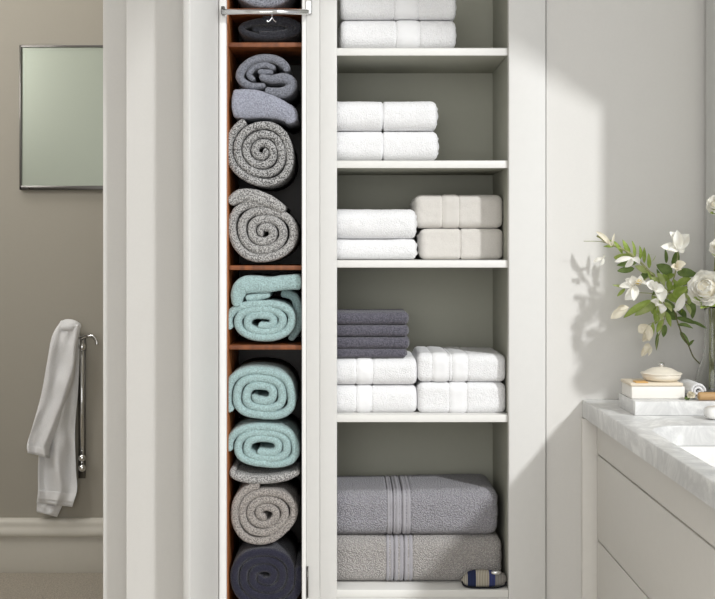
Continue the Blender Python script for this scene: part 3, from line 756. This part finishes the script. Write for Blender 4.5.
# wooden brush handle
br = thing('wooden_brush', (.85, -.27, TZ), 'tan wooden brush lying beside the cloth and the fallen rosebud', 'brush')
yb_ = -.277; rb = .0095; zc_ = TZ+.0100
hd = MB().lathe((0, 0, 0), [(.0001, 0), (.008, 0), (rb, .003), (rb, .05), (.0085, .06), (rb, .07)], 20)
hd.v = [(.799+z, yb_+x, zc_+y) for x, y, z in hd.v]; hd.build('handle', M['wood_tan'], br)
he = MB().lathe((0, 0, 0), [(.0001, .0702), (.011, .0702), (.012, .078), (.011, .095), (.0001, .096)], 20)
he.v = [(.799+z, yb_+x, zc_+.0025+y) for x, y, z in he.v]; he.build('bristles', M['white_terry'], br)
# soap bar
sp = MB().ball((0, 0, 0), (1, 1, 1), 28, 16)
sp.v = [tuple(Vector((.8265+.034*math.copysign(abs(x)**.55, x), -.345+.022*math.copysign(abs(y)**.55, y), CZ+.0148+.0143*math.copysign(abs(z)**.6, z)))) for x, y, z in sp.v]
tag(sp.build('soap_bar', M['porcelain']), 'white soap bar on the countertop in front of the marble slab', 'soap')

# ------------------------------------------------------------------ flowers
def leaf(mb, base, tip, w, face, cup=.25, droop=.15, round_=.5, n=10, m=4, seed=0):
    base, tip = Vector(base), Vector(tip); ax = tip-base; L = ax.length; ax = ax/L
    face = Vector(face); fn = (face-ax*face.dot(ax)).normalized(); sd = ax.cross(fn)
    vs = []; fs = []
    for i in range(n+1):
        t = i/n; ww = w/2*(math.sin(PI*t**(.5+round_*.6))**.75 if 0 < t < 1 else 0)
        ww = max(ww, w*.012)
        for k in range(-m, m+1):
            s = k/m
            wv = noise.noise(Vector((t*3+seed, s*1.5, seed*1.7)))*w*.10
            vs.append(base+ax*(L*t)+sd*(s*ww)+fn*(-droop*L*math.sin(PI*t)*-1*.6+cup*ww*s*s*1.0+wv))
    q = 2*m+1
    for i in range(n):
        for k in range(2*m): fs.append((i*q+k, i*q+k+1, (i+1)*q+k+1, (i+1)*q+k))
    mb.add(vs, fs)
c6 = lambda a, b_, y=-.17: at(585+a/3.746, 215+b_/3.746, y+.05+.075*min(1, max(0, (230-a)/190)))
SC = 2.73/FPX/3.746
VCX, VCY = .8965, -.068
vase = thing('glass_vase', (VCX, VCY, CZ), 'clear glass bottle vase holding the white blossoms', 'vase')
po_ = [(.0001, .0006), (.040, .0006), (.0445, .004), (.0445, .012), (.040, .05), (.031, .09), (.022, .115), (.0185, .14), (.0175, .19), (.0185, .225), (.022, .238)]
pi_ = [(.0205, .238), (.0165, .225), (.0157, .19), (.0167, .14), (.020, .115), (.029, .09), (.038, .05), (.042, .014), (.036, .008), (.0001, .0075)]
MB().lathe((VCX, VCY, CZ), po_+pi_, 48).build('body', M['glass'], vase)
mouth = Vector((VCX, VCY, CZ+.236)); foot = Vector((VCX-.006, VCY, CZ+.03))
fb = thing('blossom_branch', foot, 'leafy green branch with open white blossoms leaning left out of the vase', 'flower')
# stems
st = MB()
J = c6(400, 335, -.13)
main = [foot, mouth+Vector((-.009, -.004, 0)), J, c6(310, 285, -.165), c6(240, 210, -.175), c6(170, 145, -.18), c6(110, 115, -.185), c6(45, 78, -.19)]
st.tube(catmull(main, .006), [.0026 if True else 0]*len(catmull(main, .006)), 8)
for p, r_ in (([c6(310, 285, -.165), c6(303, 350, -.175), c6(292, 410, -.18), c6(270, 470, -.18), c6(268, 500, -.18)], .0016),
          ([c6(310, 285, -.165), c6(335, 230, -.17), c6(345, 170, -.18), c6(348, 130, -.185)], .0018),
          ([c6(250, 222, -.175), c6(215, 250, -.19), c6(190, 265, -.2)], .0014),
          ([c6(120, 118, -.183), c6(60, 100, -.185), c6(-5, 98, -.186)], .0011),
          ([c6(303, 340, -.172), c6(270, 300, -.18), c6(200, 290, -.19)], .0013),
          ([c6(345, 300, -.15), c6(370, 280, -.15), c6(395, 245, -.15)], .0013),
          ([c6(300, 390, -.178), c6(240, 410, -.185), c6(228, 440, -.187)], .001)):
    cc = catmull(p, .005); st.tube(cc, [r_*(1-.4*i/len(cc)) for i in range(len(cc))], 7)
st.build('stem', M['bark_green'], fb)
tw = MB(); p = catmull([c6(330, 335, -.16), c6(345, 395, -.175), c6(365, 450, -.18), c6(388, 490, -.18), (c6(405, 530, -.18)), c6(430, 557, -.18)], .004)
tw.tube(p, [.0016]*len(p), 7).build('dark_twig', M['bark'], fb)
LV = [  # base, tip, width (in crop pixels), shade
 ((140, 145), (108, 98), 16, 1), ((160, 150), (140, 92), 24, 1), ((185, 160), (176, 96), 17, 1), ((205, 168), (204, 114), 16, 1),
 ((222, 180), (222, 120), 15, 1), ((240, 200), (238, 143), 17, 1), ((108, 118), (68, 118), 12, 1), ((135, 128), (80, 92), 14, 1), ((165,150),(152,108),20,1),
 ((185, 168), (108, 158), 40, 1), ((195, 178), (118, 188), 24, 0), ((185, 200), (120, 210), 26, 0), ((238, 206), (206, 246), 26, 0),
 ((328, 190), (346, 130), 34, 0), ((325, 225), (268, 186), 48, 0), ((305, 180), (300, 128), 17, 0), ((345, 215), (425, 226), 36, 0),
 ((340, 262), (402, 238), 34, 1), ((330, 305), (385, 268), 38, 1), ((250, 318), (143, 386), 28, 1), ((272, 325), (186, 378), 44, 2),
 ((295, 345), (345, 392), 44, 0), ((292, 388), (268, 442), 22, 1), ((272, 440), (268, 508), 15, 0), ((300, 410), (294, 458), 22, 0),
 ((255, 400), (238, 472), 18, 1), ((388, 318), (402, 388), 36, 0), ((340, 384), (422, 408), 22, 0), ((395, 396), (458, 426), 13, 0),
 ((345, 412), (405, 426), 19, 0), ((356, 436), (392, 492), 19, 0), ((388, 490), (410, 468), 14, 0), ((322, 285), (308, 238), 24, 1),
 ((345, 292), (330, 238), 26, 1), ((368, 266), (386, 214), 28, 0), ((310, 300), (352, 330), 30, 1), ((300, 310), (262, 268), 26, 2), ((235, 215), (185, 190), 26, 2),
 ((300, 360), (322, 420), 24, 1), ((280, 370), (262, 410), 20, 1), ((315, 250), (290, 222), 22, 1), ((360, 300), (400, 280), 24, 0),
 ((160, 270), (102, 262), 12, 2), ((150, 275), (120, 305), 14, 1), ((250, 300), (300, 380), 30, 2)]
mbs = [MB(), MB(), MB()]
rnd = random.Random(5)
for k in range(26):
    f_ = rnd.random(); bx_ = 250+f_*130+rnd.uniform(-15, 15); by_ = 250+f_*60+rnd.uniform(-40, 90)
    an = rnd.uniform(.2, 2.9) if k % 2 else rnd.uniform(-2.6, -.6); L_ = rnd.uniform(34, 62)
    LV.append(((bx_, by_), (bx_+L_*math.cos(an), by_-L_*math.sin(an)), L_*rnd.uniform(.38, .55), rnd.choice((0, 1, 1, 2))))
for i, (b0, t0, w_, shd) in enumerate(LV):
    yb0 = -.17+rnd.uniform(-.012, .012); yt0 = yb0+rnd.uniform(-.025, .02)
    leaf(mbs[shd], c6(b0[0], b0[1], yb0), c6(t0[0], t0[1], yt0), w_*SC, (rnd.uniform(-.5, .5), -1, rnd.uniform(-.2, .7)), .35, rnd.uniform(-.1, .25), .5, seed=i)
mbs[1].build('leaves', M['leaf'], fb)
tag(mbs[0].build('leaves', M['leaf_dark'], fb), 'dark green leaves'); tag(mbs[2].build('leaves', M['leaf_pale'], fb), 'pale green leaves')
def blossom(centre, tips, y, mat, name='blossom', core=True, wf=.62, yt=-.015, rd=.9, coref=None):
    mb = MB()
    for i, (tx, ty, w_) in enumerate(tips):
        leaf(mb, c6(centre[0], centre[1], y), c6(tx, ty, y+yt+.006*math.sin(i*2.3)), w_*SC, (math.sin(i*1.7)*.5, -1, .35), .5, .18, rd, seed=i+centre[0])
    o = mb.build(name, mat, fb)
    if core:
        s = MB(); cc = c6(*(coref or centre), y-.008)
        s.ball(cc, (.0045, .004, .0045), 12, 8)
        for k in range(9):
            a = 2*PI*k/9; e = cc+Vector((math.cos(a)*.007, -.006, math.sin(a)*.007)); s.tube([cc, e], .0004, 5); s.ball(e, (.0011,)*3, 6, 4)
        s.build('stamens', M['stamen'], o)
    return o
blossom((345, 132), [(283, 118, 34), (318, 62, 52), (345, 56, 40), (390, 72, 56), (372, 112, 42), (312, 128, 26)], -.265, M['petal'], core=False)
blossom((340, 196), [(322, 196, 24), (350, 172, 28), (378, 180, 34), (362, 205, 26)], -.25, M['petal_cream'], core=False)
blossom((190, 262), [(128, 268, 26), (150, 318, 44), (182, 322, 30), (176, 226, 34), (208, 224, 34), (228, 262, 30), (150, 240, 26)], -.205, M['petal'], coref=(198, 252))
blossom((255, 272), [(226, 254, 40), (292, 328, 62), (270, 250, 40), (300, 282, 36)], -.195, M['petal'], core=False)
blossom((165, 345), [(96, 388, 36), (118, 352, 22)], -.19, M['petal_cream'], core=False)
blossom((278, 330), [(245, 322, 24), (285, 370, 40), (264, 342, 34)], -.2, M['petal'], core=False)
blossom((340, 362), [(372, 292, 32), (330, 352, 24)], -.19, M['petal'], core=False)
blossom((238, 412), [(200, 440, 40), (215, 474, 44), (240, 472, 30), (232, 440, 40)], -.187, M['petal_cream'], name='bud', core=False, yt=-.004)
blossom((238, 480), [(212, 530, 24), (236, 528, 22), (224, 515, 24)], -.187, M['petal_cream'], name='bud', core=False, yt=-.004)
blossom((180, 160), [(110, 176, 22), (150, 196, 24), (205, 184, 26)], -.192, M['petal'], core=False)
blossom((70, 160), [(30, 176, 16), (55, 190, 16), (78, 152, 12)], -.18, M['petal'], core=False, yt=-.003)
blossom((100, 118), [(42, 62, 20), (60, 96, 14), (110, 68, 10)], -.187, M['petal_cream'], core=False, yt=-.003)
blossom((265, 150), [(100, 150, 1), (250, 175, 3)], -.18, M['leaf_pale'], name='tendril', core=False, yt=0)
# full round blooms
def peony(px, py, y, R, label, seed):
    c = at(px, py, y); rn = random.Random(seed)
    stem_end = c+Vector((.0, .004, -R*.8))
    r0 = thing('peony', foot+Vector((.004*seed, .003, 0)), label, 'flower')
    pts = catmull([foot+Vector((.003*seed, .003, .003)), mouth+Vector((.002+.003*(seed % 2), -.006+.004*(seed % 3), 0)), (mouth+stem_end)/2+Vector((.0, -.01, .01)), stem_end], .006)
    MB().tube(pts, .0021, 8).build('stem', M['bark_green'], r0)
    mb = MB(); A_ = Vector((-.35, -.85, .28)).normalized(); p1 = A_.cross(Vector((0, 0, 1))).normalized(); p2 = A_.cross(p1)
    for lay, (nn, el, rad, wd) in enumerate(((8, 108, 1.0, .95), (8, 84, 1.0, .9), (8, 62, .95, .8), (7, 42, .9, .7), (6, 24, .84, .6), (4, 9, .78, .5))):
        for k in range(nn):
            a = 2*PI*(k+.5*(lay % 2))/nn+rn.uniform(-.15, .15); e_ = math.radians(el+rn.uniform(-7, 7))
            pr = p1*math.cos(a)+p2*math.sin(a)
            tip = c+(A_*math.cos(e_)+pr*math.sin(e_))*R*rad*rn.uniform(.95, 1.04); base = c-A_*R*.15+pr*R*.12
            leaf(mb, base, tip, R*wd*1.15, A_*math.sin(e_)-pr*math.cos(e_), .35, -.22, 1.1, 8, 3, seed=k+lay*13+seed)
    hd = mb.build('petals', M['petal'], r0)
    s = MB(); s.ball(c+A_*R*.12, (R*.5, R*.5, R*.5), 14, 10); s.build('heart', M['petal_cream'], hd)
    lf = MB()
    for k in range(4):
        a = k*1.6+seed; leaf(lf, stem_end, stem_end+Vector((math.cos(a)*R*.8, -.006-.005*k, .2*R+math.sin(a)*R*.4)), R*.4, (0, -1, .5), .3, .2, .5, seed=k)
    lf.build('sepals', M['leaf'], r0)
peony(706.5, 289, -.285, .045, 'large round white bloom over the vase mouth', 1)
peony(716.5, 205, -.30, .024, 'small white bloom high in front of the mirror edge', 2)
peony(720, 248, -.33, .024, 'white bloom just above the large round one', 3)
# fallen bud by the cloth
bc = Vector((.782, -.274, TZ+.0125)); fbud = thing('fallen_rosebud', (bc.x, bc.y, TZ), 'pale yellow rosebud lying in front of the rolled white cloth', 'flower')
mb = MB()
for k in range(10):
    a = 2*PI*k/10; e_ = .5+.5*(k % 3)
    d = Vector((math.cos(a)*math.cos(e_), -math.sin(e_), math.sin(a)*math.cos(e_)))
    leaf(mb, bc+d*.001, bc+d*.0115, .012, Vector((0, -1, .2)), .6, .3, 1.0, 6, 3, seed=k)
mb.ball(bc+Vector((0, .001, 0)), (.008, .007, .008), 12, 8)
mb.v = [(x, y, max(z, TZ+.0006)) for x, y, z in mb.v]
mb.build('petals', M['petal_cream'], fbud)
g = MB(); g.ball(bc+Vector((-.006, .003, -.0075)), (.007, .005, .0042), 12, 8); g.build('calyx', M['leaf_dark'], fbud)

# mirror on the right wall
mc = thing('mirror_cabinet', (RW, -.2, 1.135), 'flat mirror cabinet on the right wall beside the blossoms', 'mirror')
hard(MB().box(.900, RW-.0005, -.36, -.034, 1.14, 2.35, .001).build('body', M['steel'], mc))
hard(MB().box(.8925, .8995, -.361, -.031, 1.139, 2.351, .001).build('mirror_glass', M['mirror'], mc))

# ------------------------------------------------------------------ light
world = bpy.data.worlds.new('World'); sc.world = world; world.use_nodes = True
bg = world.node_tree.nodes['Background']; bg.inputs['Color'].default_value = (.94, .97, 1, 1); bg.inputs['Strength'].default_value = .6
def lamp(name, kind, loc, energy, color=(1, 1, 1), size=None, size_y=None, direction=None, angle=None):
    l = bpy.data.lights.new(name, kind); l.energy = energy; l.color = color
    if kind == 'AREA': l.shape = 'RECTANGLE'; l.size = size; l.size_y = size_y
    if angle: l.angle = angle
    o = bpy.data.objects.new(name, l); COL.objects.link(o); o.location = loc
    if direction: o.rotation_euler = Vector(direction).to_track_quat('-Z', 'Z' if kind == 'AREA' else 'Y').to_euler()
    return o
lamp('sunlight', 'SUN', (2, -3, 3), 2.15, (.985, .995, 1), direction=(-.7, 1, -.8), angle=math.radians(3.2))
lamp('rear_fill_light', 'AREA', (-.375, BACK+.03, 1.7), 37.5, (1, .988, .968), 2.25, 2.35, (0, 1, 0))  # unseen fill light added behind the camera to brighten the room
lamp('side_window_daylight', 'AREA', (RW-.02, -1.75, 1.75), 8, (1, .99, .98), 2.4, 1.5, (-1, 0, 0))
lamp('hall_ceiling_lamp', 'AREA', (-1.6, .62, CEIL-.05), 23, (1, .98, .95), 1.2, .8, (0, .12, -1))
lamp('hall_fill_light', 'AREA', (-2.1, .14, 2.15), 19, (1, .985, .96), .5, .7, (.35, 1, -.35))  # added fill without a fixture, brightens the hanging towel

# ------------------------------------------------------------------ camera
cam = bpy.data.cameras.new('camera'); co = bpy.data.objects.new('camera', cam); COL.objects.link(co); sc.camera = co
cam.sensor_width = 36; cam.sensor_fit = 'HORIZONTAL'; cam.lens = FPX/715*36
cam.shift_x = (357.5-PX)/715; cam.shift_y = -(299.5-PY)/715
co.location = (0, -DCAM, ZC); co.rotation_euler = (PI/2, 0, 0); cam.clip_start = .05
vs_ = sc.view_settings; vs_.view_transform = 'Standard'; vs_.look = 'None'; vs_.exposure = 0; vs_.gamma = 1; vs_.use_curve_mapping = False
